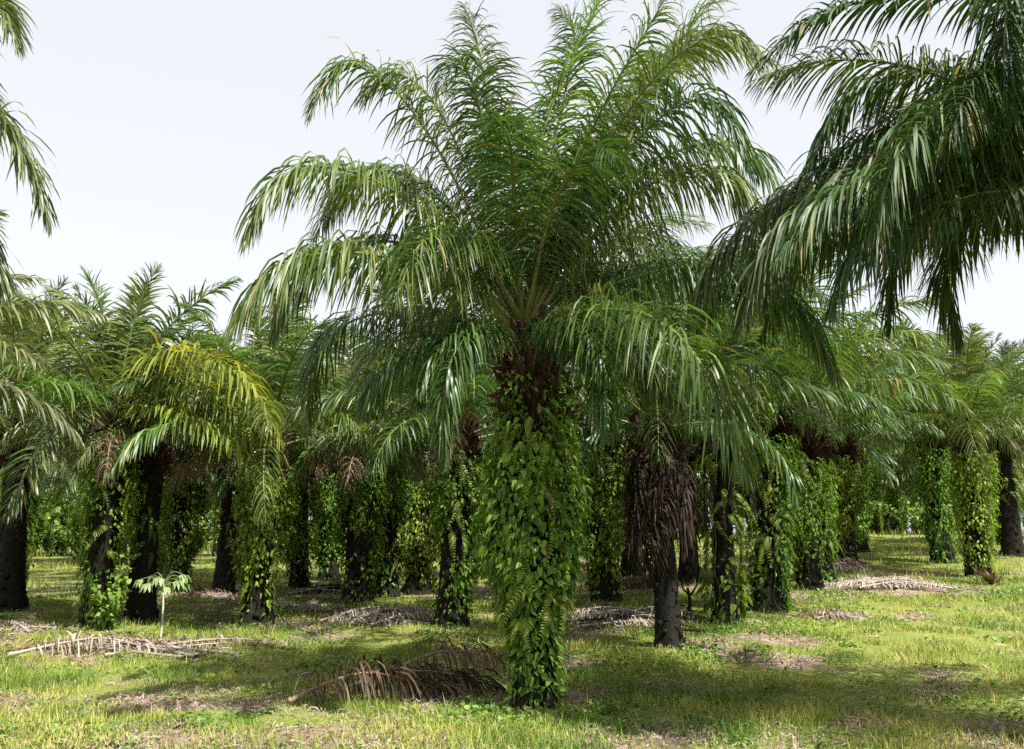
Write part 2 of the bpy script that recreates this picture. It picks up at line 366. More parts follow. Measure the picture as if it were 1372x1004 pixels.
def collar_mesh(z0, z1, r, seed, n=34):
    """upright broken leaf bases and brown fibre under the crown"""
    rs = np.random.RandomState(seed); g = Geo()
    for i in range(n):
        th = i * R(137.5); z = z0 + (z1 - z0) * .75 * i / n; ro = r * (1 - .45 * i / n)
        d = np.array([math.cos(th), math.sin(th), 0]); L = rs.uniform(.35, .7)
        p = [d * ro * .8 + [0, 0, z - .12], d * (ro + .05) + [0, 0, z + L * .4], d * (ro + rs.uniform(.1, .25)) + [0, 0, z + L]]
        P, _ = spline(p, 5); T, Nn, S = frame(P)
        tube(g, P, Nn, S, np.linspace(.095, .035, 6) * rs.uniform(.8, 1.2), .5, 6, rs.uniform(0, 1))
    k = 260; th = rs.uniform(0, 6.28, k); z = rs.uniform(z0 - .15, z1 - .1, k); rr = r * (1.08 - .4 * (z - z0) / (z1 - z0))
    pos = np.stack([rr * np.cos(th), rr * np.sin(th), z], 1); Y = unit(np.stack([.5 * np.cos(th), .5 * np.sin(th), rs.uniform(-1, 1, k)], 1))
    X = np.stack([-np.sin(th), np.cos(th), 0 * th], 1); Z = unit(np.cross(X, Y))
    scatter(g, np.array([(-.5, 0, 0), (.5, 0, 0), (.3, .6, .1), (0, 1., .02)]), np.array([(0, 1, 2, 3)]), pos, X, Y, Z, np.stack([rs.uniform(.008, .02, k), rs.uniform(.2, .45, k), np.ones(k)], 1), rs.uniform(0, 1, k))
    rows = []; kk = 12; a = np.linspace(0, 6.283, kk, endpoint=False); zz = np.linspace(z0 - .1, z1, 6)
    for q, z in enumerate(zz): rows.append(np.stack([r * (1 - .5 * q / 5) * np.cos(a), r * (1 - .5 * q / 5) * np.sin(a), np.full(kk, z)], 1))
    i = np.arange(5)[:, None] * kk; j = np.arange(kk)[None]; j2 = (j + 1) % kk
    g.addq(np.concatenate(rows), np.stack([i + j, i + j2, i + kk + j2, i + kk + j], -1).reshape(-1, 4), .4); g.add(rows[-1], [list(range(kk))], .4)
    return g.mesh('fibre_collar', M_COLLAR)

HEART = (np.array([(0, 0, 0), (-.40, .12, .05), (-.34, .55, .02), (0, 1, -.16), (.34, .55, .02), (.40, .12, .05), (0, .3, -.03), (0, .65, -.06)]),
         np.array([(0, 6, 1, 1), (6, 7, 2, 1), (7, 3, 2, 2), (0, 5, 6, 6), (6, 5, 4, 7), (7, 4, 3, 3)]))
def leaves_on(g, rs, pos, out, size, tint, droop=1.):
    """heart shaped leaves, tips hanging, faces turned outwards"""
    n = len(pos)
    Y = unit(out * rs.uniform(.1, .9, n)[:, None] + np.array([0, 0, -1.]) * droop + rs.normal(0, .35, (n, 3)))
    X = np.cross(Y, unit(out + rs.normal(0, .45, (n, 3)))); X = unit(X); Z = np.cross(X, Y)
    tv, tq = HEART
    for f in tq: pass
    tri = np.array([(0, 6, 1), (6, 7, 2), (6, 2, 1), (7, 3, 2), (0, 5, 6), (6, 5, 4), (6, 4, 7), (7, 4, 3)])
    scatter(g, tv, tri, pos, X, Y, Z, size, tint)

def creeper_mesh(zs, th_in, th_out, n, seed, r0=.3, size=(.08, .18), clump=26, m=None):
    """climbing leaves round a trunk. zs: heights, th_in / th_out: leaf mass thickness there"""
    rs = np.random.RandomState(seed); g = Geo()
    cz = rs.uniform(zs[0], zs[-1], clump); ca = rs.uniform(0, 6.283, clump); cw = rs.uniform(.4, 1.0, clump)
    w = np.interp(cz, zs, th_out) + .05; ch = rs.choice(clump, n, p=w ** 1.4 / (w ** 1.4).sum())
    z = cz[ch] + rs.normal(0, .28, n); a = ca[ch] + rs.normal(0, .5, n) * cw[ch]
    ok = (z > zs[0]) & (z < zs[-1]); z, a, ch = z[ok], a[ok], ch[ok]; n = len(z)
    lo = np.interp(z, zs, th_in); hi = np.interp(z, zs, th_out) * (.45 + .75 * cw[ch])
    rr = r0 + lo + (hi - lo) * rs.beta(1.6, 1.5, n)
    out = np.stack([np.cos(a), np.sin(a), 0 * a + .35], 1)
    pos = np.stack([rr * np.cos(a), rr * np.sin(a), z], 1)
    sz = rs.uniform(*size, n)
    leaves_on(g, rs, pos, unit(out), np.stack([sz * rs.uniform(.38, .9, n), sz * rs.uniform(.9, 1.4, n), sz], 1), np.clip(.5 + .6 * (cw[ch] - .7) + rs.normal(0, .27, n), 0, 1))
    for i in range(7):                           # its stems
        a0 = rs.uniform(0, 6.283); zz = np.linspace(max(zs[0], .02), zs[-1] - .1, 12); aa = a0 + np.cumsum(rs.normal(0, .13, 12)); rr = r0 + .035
        P = np.stack([rr * np.cos(aa), rr * np.sin(aa), zz], 1); T, Nn, S = frame(P); tube(g, P, Nn, S, np.full(12, .011), 1., 5, .1)
    return g.mesh('creeper', m or M_CREEP)

def fern_mesh(zs, n, seed, r0=.3, length=(.45, .95), m=None):
    """arching ferns rooted between the old leaf bases"""
    rs = np.random.RandomState(seed); g = Geo(); k = 22
    for i in range(n):
        th = rs.uniform(0, 6.283); z = rs.uniform(*zs); L = rs.uniform(*length); d = np.array([math.cos(th), math.sin(th), 0]); sd = np.array([-d[1], d[0], 0])
        up = rs.uniform(.1, .9); sp = rs.normal(0, .35); t = np.linspace(0, 1, k)[:, None]
        P = d * (r0 + L * (.62 * t - .22 * t * t)) + sd * sp * L * t * t + np.array([0, 0, 1.]) * (z + L * (up * .45 * t - (up * .3 + .75) * t * t))
        T = unit(np.gradient(P, axis=0)); S = unit(np.cross(T, d + np.array([0, 0, .6]))); nrm = np.cross(S, T)
        wd = .10 * L ** .5 * np.sin(np.pi * np.clip(.1 + .9 * t, 0, 1)) ** .6 * (1 - .5 * t)
        st = L / k * .42
        for s in (1, -1):
            tip = P + S * s * wd + T * wd * .35 - nrm * wd * .1 + np.array([0, 0, -.25]) * wd
            v = np.stack([P - T * st, P + T * st, tip + T * st * .3, tip - T * st * .5], 1).reshape(-1, 3)
            g.addq(v, np.arange(4 * k).reshape(-1, 4), np.clip(rs.normal(.5, .2) + np.repeat(rs.normal(0, .06, k), 4), 0, 1))
    return g.mesh('ferns', m or M_FERN)

# ------------------------------------------------------------------ one palm
def palm(x, y, h, label, arche, nf=26, seed=0, crown=1.0, trunk=None, collar=None, extra=(), rz=0., lift=.75, sc=1., group=None, skip=None, amin=0., amax=.75, name='oil_palm'):
    z = float(gz(x, y))
    root = link(name, None, None, (x, y, z - .02), rz, sc); tag(root, label, 'palm', group)
    rs = random.Random(seed)
    link('trunk', trunk, root)
    if collar: link('fibre_collar', collar, root)
    for nm, me, e in extra: link(nm, me, root, (0, 0, 0), e)
    for i in range(nf):
        a = amin + (amax - amin) * (i + .5) / nf; az = i * 137.5 + seed * 41 + rs.uniform(-12, 12)
        if skip and skip(az % 360, a): continue
        row = arche[min(AGES - 1, int(a * AGES))]; lm, sm = rs.choice(row)
        rr = .10 + .12 * a
        f = link('frond', lm, root, (rr * math.cos(R(az)), rr * math.sin(R(az)), h + lift * (1 - a) ** 1.0 + .08), R(az), crown * rs.uniform(.88, 1.1))
        if sm: link('stalk', sm, f)
    return root

def hang(root, me, az, h, r=.2, sc=1., name='dry_frond'):
    return link(name, me, root, (r * math.cos(R(az)), r * math.sin(R(az)), h), R(az), sc)

TR = [trunk_mesh(3.75, .27, 1), trunk_mesh(3.75, .30, 2), trunk_mesh(3.75, .25, 3), trunk_mesh(3.75, .20, 4, flare=.09)]
CO = [collar_mesh(3.5, 4.2, .22, 1), collar_mesh(3.5, 4.15, .20, 2)]
Z5 = [.25, .9, 1.5, 2.6, 3.5]
CR_MID = [creeper_mesh(Z5, [0, 0, 0, .02, .02], [.12, .18, .34, .46, .34], 3600, 21, .28, (.06, .135)),
          creeper_mesh([.1, .6, 1.8, 2.6, 3.6], [0, 0, 0, .02, .02], [.10, .14, .40, .44, .3], 3200, 22, .28, (.06, .135), 26),
          creeper_mesh([.05, .6, 1.5, 2.6, 3.5], [0, 0, 0, 0, 0], [.18, .18, .22, .34, .3], 2700, 23, .28, (.055, .125), 26)]
FE_MID = [fern_mesh((1.4, 3.5), 70, 31, .28, (.5, 1.0)), fern_mesh((1.8, 3.6), 60, 32, .28, (.5, 1.1)), fern_mesh((.8, 3.4), 50, 33, .28, (.45, .9))]

# ---- the big palm in the middle: its fronds one by one (metres from the heart of the crown)
MAIN = [
 ((-0.05,0.00,0.10),(-0.86,-0.20,1.92),(-1.57,-0.50,2.95),(-2.19,-0.80,3.21),(-2.60,-1.00,2.48)),
 ((-0.10,0.00,0.05),(-1.21,-0.60,1.34),(-2.20,-1.30,1.68),(-2.80,-1.70,1.32),(-3.05,-1.90,0.61)),
 ((-0.10,0.00,0.00),(-0.98,-1.00,0.47),(-1.98,-1.90,0.48),(-2.61,-2.30,0.16),(-3.00,-2.50,-0.52)),
 ((-0.10,0.00,-0.10),(-1.09,0.50,0.31),(-2.26,1.00,0.37),(-2.85,1.20,-0.18),(-2.96,1.30,-1.10)),
 ((-0.10,-0.10,-0.21),(-0.45,-0.80,-0.17),(-0.77,-1.40,-0.55),(-0.88,-1.60,-1.17),(-0.90,-1.60,-1.83)),
 ((0.00,0.00,0.20),(-0.27,0.40,2.25),(-0.51,0.60,3.74),(-0.67,0.80,4.52),(-0.83,1.00,5.03)),
 ((0.00,0.00,0.20),(-0.38,-0.40,1.85),(-0.58,-0.90,2.82),(-0.81,-1.30,3.01),(-0.96,-1.60,2.49)),
 ((-0.05,0.00,0.10),(-1.00,0.50,1.54),(-1.89,1.00,2.42),(-2.59,1.40,2.39),(-3.04,1.60,1.67)),
 ((0.08,0.00,0.20),(0.36,0.30,2.21),(0.64,0.60,3.63),(0.77,0.90,4.57),(0.51,1.10,5.03)),
 ((0.10,0.00,0.20),(0.57,-0.30,1.78),(1.08,-0.60,2.86),(1.47,-1.00,3.45),(1.80,-1.30,3.97)),
 ((0.10,0.00,0.15),(0.92,0.50,2.07),(1.95,1.00,3.82),(2.81,1.40,4.84),(3.41,1.60,4.70)),
 ((0.11,0.00,0.10),(0.92,-0.60,1.58),(1.69,-1.20,2.39),(2.23,-1.60,2.31),(2.58,-1.80,1.42)),
 ((0.11,0.00,0.05),(0.94,-0.30,1.19),(1.67,-0.60,1.77),(2.40,-0.90,1.71),(2.95,-1.10,0.94)),
 ((0.11,0.00,-0.05),(0.78,-1.00,0.02),(1.45,-1.80,-0.25),(1.90,-2.30,-0.95),(2.21,-2.50,-1.96)),
 ((0.11,0.00,0.00),(1.11,0.50,0.82),(2.30,1.00,1.22),(3.55,1.40,1.28),(4.48,1.70,0.80)),
 ((0.05,0.00,0.20),(0.22,0.10,2.44),(0.88,0.30,4.25),(1.38,0.50,5.37)),
 ((0.00,0.00,0.10),(-0.10,-0.80,1.51),(-0.18,-1.70,1.99),(-0.30,-2.50,1.73)),
 ((0.05,0.00,0.10),(0.35,-0.90,1.29),(0.74,-1.80,1.68),(1.00,-2.50,1.32)),
 ((0.11,0.00,-0.10),(0.54,-0.60,-0.22),(0.86,-1.00,-0.65),(0.97,-1.10,-1.45)),
 ((-0.10,0.00,-0.10),(-0.81,1.00,0.26),(-1.38,1.60,0.00),(-1.49,1.80,-0.73)),
 ((0.00,0.00,0.10),(-0.55,-0.90,0.82),(-1.08,-1.90,0.61),(-1.32,-2.60,-0.23)),
 ((0.08,0.00,0.10),(1.52,0.30,2.95),(2.43,0.60,4.52),(3.08,0.80,5.32)),
 ((0.11,0.00,0.00),(1.29,1.20,1.44),(2.27,2.00,1.67),(2.88,2.40,0.96)),
 ((0.10,0.00,0.15),(0.80,-0.50,1.80),(1.60,-1.10,2.90),(2.30,-1.60,3.20),(2.80,-1.90,2.70)),
 ((0.10,0.00,0.20),(0.70,0.60,2.10),(1.45,1.10,3.60),(2.00,1.40,4.40),(2.60,1.60,4.60)),
 ((0.10,0.00,0.20),(0.95,0.00,2.10),(1.80,-0.10,3.35),(2.55,-0.20,3.80),(3.15,-0.30,3.40)),
 ((0.10,0.00,0.10),(1.00,-0.20,1.55),(1.95,-0.50,2.20),(2.70,-0.80,2.10),(3.20,-1.00,1.30)),
 ((-0.10,0.10,-0.30),(-0.80,0.20,-0.10),(-1.60,0.30,-0.35),(-2.10,0.40,-1.00)),
 ((0.10,0.10,-0.30),(0.80,0.50,-0.05),(1.60,0.80,-0.20),(2.20,1.00,-0.90)),
 ((-0.05,-0.10,-0.40),(-0.40,-0.60,-0.15),(-0.85,-1.10,-0.35),(-1.20,-1.40,-1.00)),
 ((0.05,-0.10,-0.40),(0.30,-0.60,-0.10),(0.70,-1.20,-0.25),(0.95,-1.50,-0.85)),
 ((-0.10,0.00,0.05),(-1.05,-0.20,0.90),(-2.00,-0.40,1.05),(-2.70,-0.60,0.55),(-3.00,-0.70,-0.20)),
 ((-0.05,0.00,0.15),(-0.62,-0.10,1.90),(-1.15,-0.30,2.95),(-1.65,-0.40,3.30),(-2.05,-0.50,2.90)),
 ((-0.08,0.00,0.10),(-0.80,0.30,1.50),(-1.60,0.60,2.30),(-2.25,0.80,2.35),(-2.70,0.90,1.75)),
 ((0.11,0.00,0.00),(1.25,0.25,0.85),(2.50,0.45,1.05),(3.50,0.60,0.62),(4.10,0.70,-0.25)),
 ((0.11,0.00,0.00),(1.20,-0.30,0.55),(2.30,-0.60,0.65),(3.20,-0.80,0.15),(3.70,-0.90,-0.75)),
]
#        leaflet sag, leaf material
MAIN_L = [.8, .85, .95, .85, .5, .7, .65, .8, .65, .75, .8, .85, .95, 1.0, .95, .7, .7, .8, .6, .7, .8, .75, .8, .75, .7, .75, .8, .7, .7, .55, .55, .85, .7, .75, .9, .85]
MAIN_P = [(1.1, 0), (1.9, 3), (2.3, 3), (2.2, 0), (2.6, 0), (.8, 0), (1.0, 0), (1.4, 0), (.7, 0), (.9, 1), (1.0, 0), (1.6, 0), (2.1, 3), (1.7, 3),
          (2.6, 0), (.6, 1), (1.0, 0), (1.2, 0), (2.4, 0), (2.2, 0), (1.8, 0), (1.0, 1), (1.8, 0), (1.1, 3), (.9, 1), (1.1, 1), (1.7, 3), (2.2, 0), (2.2, 0), (1.8, 0), (1.8, 0), (2.0, 0), (1.2, 3), (1.6, 0), (2.3, 0), (2.2, 0)]
MX, MY = .27, 12.47
main = link('oil_palm', None, None, (MX, MY, -.02))
tag(main, 'largest central oil palm with its creeper covered trunk standing in the near grass', 'palm')
link('trunk', trunk_mesh(3.75, .235, 5, flare=.08), main)
link('fibre_collar', collar_mesh(3.6, 4.7, .22, 9, 46), main)
link('creeper', creeper_mesh([.02, .5, 1.0, 1.35, 1.9, 2.6, 3.2, 4.15], [0, 0, 0, 0, 0, 0, 0, 0], [.07, .08, .10, .25, .46, .46, .34, .18], 11000, 51, .235, (.045, .12), 85), main)
link('ferns', fern_mesh((1.1, 3.6), 230, 52, .30, (.3, .75)), main)
link('dead_ferns', fern_mesh((1.2, 3.6), 26, 53, .34, (.3, .7), M_DRY), main)
C0 = Vector((-.14, 0, 4.69))
for i, pts in enumerate(MAIN):
    dr, mk = MAIN_P[i]; b = Vector(pts[0]); loc = C0 + b
    r = math.hypot(b.x, b.y)
    lm, sm = frond_pair([Vector(p) - b for p in pts], (M_FROND, M_FRESH, M_GREY, M_LIGHT)[mk], M_STALK, n=180, ll=MAIN_L[i], w=.026, droop=dr * 1.9, shag=.45, seed=900 + i, tilt=.3)
    f = link('frond', lm, main, loc); link('stalk', sm, f)
rs = random.Random(3)
for az, a in [(100, .35), (130, .5), (60, .6), (95, .7), (40, .35), (80, .5), (50, .66), (140, .66), (115, .6)]:
    lm, sm = rs.choice(ARCH_NEAR[int(a * (AGES - 1) + .5)])
    f = link('frond', lm, main, (-.0 + .15 * math.cos(R(az)), .15 * math.sin(R(az)), 4.75 - .6 * a), R(az), rs.uniform(.8, .95)); link('stalk', sm, f)

# ---- big palm just outside the right edge, its crown reaching in
RIGHT = [
 ((-0.03,0.00,0.51),(-0.97,-0.30,1.72),(-2.24,-0.50,1.82),(-3.34,-0.70,1.50),(-4.12,-0.80,0.80)),
 ((-0.05,0.00,0.34),(-0.76,0.20,1.20),(-1.74,0.40,1.43),(-2.61,0.60,1.21),(-3.18,0.70,0.26)),
 ((-0.06,0.00,0.17),(-1.17,-0.30,0.30),(-2.41,-0.80,-0.10),(-3.39,-1.00,-0.52),(-4.02,-1.10,-1.21)),
 ((-0.08,0.00,0.00),(-0.89,0.30,0.02),(-1.93,0.60,-0.18),(-2.89,0.80,-0.38),(-3.65,0.90,-0.92)),
 ((-0.10,0.00,-0.17),(-0.72,0.50,-0.21),(-1.25,0.80,-0.20),(-1.49,0.90,-0.83),(-1.39,1.00,-1.60)),
 ((-0.03,0.00,0.51),(-0.93,-0.80,1.61),(-1.64,-1.30,1.64),(-1.96,-1.60,0.71),(-2.07,-1.70,-0.06)),
 ((-0.02,0.00,0.59),(-0.42,0.30,2.61),(-1.15,0.50,3.01),(-1.96,0.70,2.85)),
 ((-0.07,0.00,0.08),(-1.17,-0.80,0.56),(-2.18,-1.50,0.39),(-2.68,-1.90,-0.36)),
 ((-0.09,0.00,-0.08),(-0.42,0.80,0.47),(-1.02,1.40,0.51),(-1.63,1.80,-0.21),(-1.80,2.00,-1.22)),
 ((-0.09,0.00,-0.13),(-1.11,-0.40,-0.23),(-2.22,-0.80,-0.52),(-3.16,-1.10,-1.07),(-3.58,-1.20,-1.74)),
 ((-0.07,0.00,0.08),(-0.50,0.60,0.85),(-1.33,1.20,1.10),(-2.21,1.60,0.68),(-2.78,1.70,-0.24)),
 ((-0.10,0.00,0.10),(-1.20,0.10,0.38),(-2.40,0.20,0.30),(-3.30,0.20,-0.30),(-3.80,0.20,-1.30)),
 ((-0.10,0.00,0.05),(-1.20,0.70,0.25),(-2.50,1.20,0.12),(-3.40,1.50,-0.45),(-3.80,1.60,-1.35)),
 ((-0.10,0.00,0.10),(-1.20,-0.60,0.45),(-2.30,-1.20,0.25),(-3.00,-1.60,-0.35),(-3.30,-1.70,-1.10)),
 ((-0.08,0.00,0.25),(-1.00,0.40,0.95),(-2.10,0.80,0.95),(-3.00,1.10,0.40),(-3.50,1.20,-0.50)),
 ((-0.08,0.00,0.20),(-0.90,-0.20,0.75),(-1.90,-0.40,0.70),(-2.70,-0.50,0.10),(-3.10,-0.60,-0.80)),
 ((-0.10,0.00,0.00),(-0.90,1.10,0.35),(-1.90,2.10,0.35),(-2.70,2.80,-0.20),(-3.10,3.10,-1.10)),
 ((-0.05,0.00,0.30),(-0.60,-0.50,1.20),(-1.30,-1.00,1.35),(-1.90,-1.30,0.80)),
 ((-0.10,0.00,0.10),(-1.50,0.30,0.38),(-3.00,0.60,0.18),(-4.00,0.80,-0.45),(-4.50,0.80,-1.35)),
 ((-0.10,0.00,0.10),(-1.50,-0.20,0.25),(-2.90,-0.30,-0.12),(-3.80,-0.40,-0.80),(-4.20,-0.40,-1.70)),
 ((-0.10,0.00,0.05),(-1.40,1.00,0.30),(-2.80,1.80,0.20),(-3.70,2.40,-0.40),(-4.20,2.60,-1.30)),
]
RIGHT_P = [(.9, 0), (1.6, 0), (2.2, 0), (2.6, 0), (2.2, 0), (2.4, 0), (1.4, 0), (1.8, 0), (2.4, 0), (2.6, 0), (2.0, 0), (2.2, 0), (2.4, 0), (2.2, 0), (1.8, 0), (2., 0), (2.3, 0), (1.4, 0), (2.3, 0), (2.3, 0), (2.3, 0)]
rp = link('oil_palm', None, None, (6.51, 10.2, -.02))
tag(rp, 'tall oil palm whose dark drooping fronds fill the upper right corner', 'palm')
link('trunk', trunk_mesh(5.0, .30, 8), rp); link('fibre_collar', collar_mesh(4.8, 5.9, .30, 10, 40), rp)
link('creeper', creeper_mesh([.1, 1, 2, 3.5, 4.7], [0] * 5, [.15, .25, .4, .45, .3], 2200, 61, .3, (.08, .18), 40), rp)
for i, pts in enumerate(RIGHT):
    dr, mk = RIGHT_P[i]; b = Vector(pts[0])
    lm, sm = frond_pair([Vector(p) - b for p in pts], M_SHADED, M_STALK, n=175, ll=(.56, .75, .85, .8, .7, .9, .6, .8, .8, .8, .85, .85, .85, .85, .8, .8, .85, .7, .9, .9, .9)[i], w=.027, droop=dr * 1.8, shag=.45, seed=1200 + i, tilt=.3)
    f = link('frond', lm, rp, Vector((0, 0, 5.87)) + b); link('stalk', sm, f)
for az, a in [(0, .1), (30, .3), (-30, .4), (60, .5), (-70, .55), (15, .7), (100, .6), (-10, .9), (50, .85), (-50, .8), (120, .3), (75, .2), (-110, .3), (130, .55), (185, .5), (-20, .2), (-45, .3), (-60, .15), (-75, .4), (-90, .5), (-30, .6), (10, .45), (35, .15), (-100, .2), (-15, .05), (25, .6), (-55, .7), (5, .25), (-40, .5), (-85, .65), (-120, .45)]:
    lm, sm = rs.choice(ARCH_NEAR[int(a * (AGES - 1) + .5)])
    f = link('frond', lm, rp, (.15 * math.cos(R(az)), .15 * math.sin(R(az)), 5.95 - .6 * a), R(az), rs.uniform(.85, .95)); link('stalk', sm, f)

# ---- palm outside the left edge: only frond tips hang into view
LEFT = [
 ((0.06,0.00,0.28),(1.00,-0.30,1.77),(1.69,-0.50,2.28),(2.19,-0.60,1.61)),
 ((0.07,0.00,0.19),(0.78,0.20,0.99),(1.40,0.40,1.22),(1.82,0.50,0.62),(2.12,0.60,-0.18)),
 ((0.07,0.00,0.19),(0.91,-0.50,1.10),(1.75,-1.00,1.05),(2.25,-1.30,0.13)),
 ((0.10,0.00,-0.09),(0.72,0.30,0.01),(1.29,0.50,-0.31),(1.63,0.50,-1.08)),
]
lp = link('oil_palm', None, None, (-7.97, 11.5, -.02))
tag(lp, 'oil palm beyond the left edge with only two frond tips hanging against the sky', 'palm')
link('trunk', trunk_mesh(5.2, .30, 18), lp); link('fibre_collar', collar_mesh(5.0, 6.2, .30, 11, 40), lp)
link('creeper', creeper_mesh([.1, 1, 2, 3.5, 4.9], [0] * 5, [.15, .25, .4, .45, .3], 1500, 62, .3, (.09, .2), 40), lp)
for i, pts in enumerate(LEFT):
    b = Vector(pts[0])
    lm, sm = frond_pair([Vector(p) - b for p in pts], M_GREY, M_STALK, n=150, ll=.72, w=.03, droop=2.0, seed=1300 + i, tilt=.3)
    f = link('frond', lm, lp, Vector((0, 0, 6.16)) + b); link('stalk', sm, f)
for az, a in [(180, .1), (150, .3), (210, .4), (120, .5), (240, .5), (170, .7), (200, .9), (140, .85), (225, .8), (100, .25), (260, .3), (190, .2)]:
    lm, sm = rs.choice(ARCH_NEAR[int(a * (AGES - 1) + .5)])
    f = link('frond', lm, lp, (.15 * math.cos(R(az)), .15 * math.sin(R(az)), 6.2 - .6 * a), R(az), rs.uniform(.7, .85)); link('stalk', sm, f)

# ---- the palms one can tell apart: x, y, trunk h, arche, fronds, crown scale, trunk, creeper, fern, label
V = None
def std(x, y, h, arche, nf, cs, tr, cr, fe, seed, label, amin=0., skip=None):
    ex = []
    sc = h / 3.6
    if cr is not V: ex.append(('creeper', CR_MID[cr], seed * .9))
    if fe is not V: ex.append(('ferns', FE_MID[fe], seed * 1.7))
    lean = random.Random(seed + 5)
    p = palm(x, y, 3.6, label, arche, nf, seed, cs, TR[tr], CO[seed % 2], ex, 0., .7, sc, None, skip, amin, .74 if seed in (3, 4, 5, 6, 7) else .78 + .14 * ((seed * 7) % 10) / 9)
    q = random.Random(seed * 7); p.rotation_euler = (lean.gauss(0, .022), lean.gauss(0, .022), 0)
    for i in range((0 if seed in (1, 3, 4, 5, 23) else q.choice((0, 1, 1)))):
        hang(p, DRY[q.choice((2, 3, 3))], q.uniform(150, 390), 3.6 + q.uniform(-.1, .25), .2, q.uniform(.5, .75))
    return p

p = std(2.62, 17.06, 3.55, ARCH_MID, 24, .85, 3, V, V, 1, 'oil palm with dark bare trunk and a brown skirt of dead fronds', skip=lambda az, a: a > .93)
for i in range(11):
    hang(p, SKIRT[i % 3], i * 33 + 9 * (i % 2), 3.5 - .14 * (i % 4), .2,   .92 + .06 * (i % 4) - .12 * (i % 5 == 0))
p = std(4.14, 19.83, 3.6, ARCH_MID, 22, .9, 3, V, 1, 2, 'dark trunked oil palm just behind the skirted one, few vines at its foot', skip=lambda az, a: a > .75)
link('creeper', creeper_mesh([.02, .5, 1., 1.6, 2.2], [0] * 5, [.2, .2, .15, .1, .1], 260, 77, .3, (.1, .2), 12), p)
hang(p, SKIRT[2], -8, 3.3, .25, .9); hang(p, SKIRT[0], 200, 3.4, .2, .9)
p = std(5.40, 21.59, 3.9, ARCH_LIGHT, 28, .95, 2, 2, 0, 3, 'slender oil palm with pale creeper leaves round its foot, first in the right row')
p = std(7.45, 25.46, 3.45, ARCH_MID, 24, .95, 0, 1, 1, 4, 'oil palm with bare dark foot under thick creeper, second in the right row')
p = std(8.22, 26.9, 3.5, ARCH_MID, 24, .95, 2, 2, 2, 5, 'narrow creeper clad oil palm close beside the bare footed one, third in row')
p = std(10.3, 31.2, 3.55, ARCH_MID, 26, 1.0, 1, 0, 1, 6, 'oil palm wrapped in creeper to the ground beside the grassy lane, fourth in row')
p = std(12.9, 37.6, 3.5, ARCH_GREY, 26, 1.0, 0, 1, 1, 7, 'farthest distinct oil palm of the row left of the lane, small and shaded')
p = std(-1.21, 20.40, 3.55, ARCH_MID, 26, .95, 0, 1, 1, 8, 'oil palm with mossy foot just left of the central palm, clad in creeper above')
p = std(-3.83, 25.17, 3.75, ARCH_LIGHT, 26, .85, 1, 1, 1, 9, 'oil palm behind the pale frond heap, its wide dark foot bare', skip=lambda az, a: a < .12)
for az in (-150, -90, -40, 20): hang(p, DRY[2 + (az % 3 == 0)], az, 3.5, .2, .8)
p = std(-3.35, 27.08, 3.7, ARCH_MID, 22, .9, 0, 1, 2, 10, 'oil palm half hidden behind the wide footed one')
p = std(-5.32, 21.36, 3.5, ARCH_LIGHT, 26, .95, 0, 1, 2, 11, 'oil palm with stout mossy foot and leafy creeper, left of the pale heap')
p = std(-7.97, 21.91, 3.4, ARCH_GREY, 24, .9, 1, V, 0, 12, 'oil palm with dark flared foot right behind the pale sapling')
p = std(-8.57, 21.12, 3.75, ARCH_LIGHT, 24, .95, 0, 2, 0, 13, 'leafy trunked oil palm with a yellowing frond and a bush at its foot', skip=lambda az, a: a > .2 and (az < 60 or az > 270))
for i, pts in enumerate([((0, 0, .2), (.45, -.2, 1.1), (1.15, -.6, 1.62), (2.33, -1.1, 1.55), (3.25, -1.5, .95), (3.95, -1.8, -.1)),
                         ((0, 0, .1), (.4, -.1, .8), (1.14, -.3, 1.22), (2.2, -.6, 1.03), (3.1, -.9, .15), (3.55, -1., -1.)),
                         ((0, 0, 0), (.6, -.3, .5), (1.68, -.8, .45), (2.9, -1.2, -.11), (3.81, -1.4, -1.01))]):
    lm, sm = frond_pair(pts, (M_YELLOW, M_YELLOW, M_YELLOW)[i], M_STALK, n=120, ll=(1.0, .95, .7)[i], w=.05, droop=(2.6, 3., 2.2)[i], seed=650 + i)
    f = link('frond', lm, p, (-.1, -.1, 3.75)); link('stalk', sm, f); f['label'] = ('broad yellow green frond arching to the right', 'yellow green frond under the broad one', 'lowest yellowing frond, brownish at its tip')[i]
for az in (-70, 70): hang(p, DRY[3], az, 3.6, .2, .8)
hang(p, DRY[3], 60, 3.95, .2, .8)
lo_m, lo_s = frond_pair([(0, 0, 0), (.5, .05, .25), (1.0, .1, .1), (1.55, .15, -.65), (1.9, .2, -1.7)], M_GREY, M_STALK, n=80, ll=.7, w=.05, droop=1.0, seed=55)
f = hang(p, lo_m, 238, 3.9, .2, 1.05, 'frond'); link('stalk', lo_s, f)
p = std(-11.83, 24.0, 3.8, ARCH_GREY, 28, 1.05, 1, V, V, 14, 'oil palm with bare dark trunk at the left edge')
p = std(-10.6, 15.9, 3.9, ARCH_GREY, 26, .9, 1, 0, 1, 15, 'near oil palm at the left edge, trunk unseen, grey fronds arching in')
p = std(-7.87, 27.81, 3.6, ARCH_MID, 24, .9, 2, V, 1, 16, 'oil palm with reddish foot in the second line, between two leafy trunks')
p = std(-9.02, 33.72, 3.4, ARCH_GREY, 24, .95, 1, V, 2, 17, 'thin dark oil palm trunk behind the one with reddish foot')
p = std(-6.19, 29.71, 3.5, ARCH_MID, 24, .9, 2, 1, 2, 18, 'oil palm right of the mossy footed one, thin creeper over dark trunk')
p = std(-5.99, 33.2, 3.5, ARCH_GREY, 24, .95, 1, 1, V, 19, 'thin dark oil palm left of the wide dark foot')
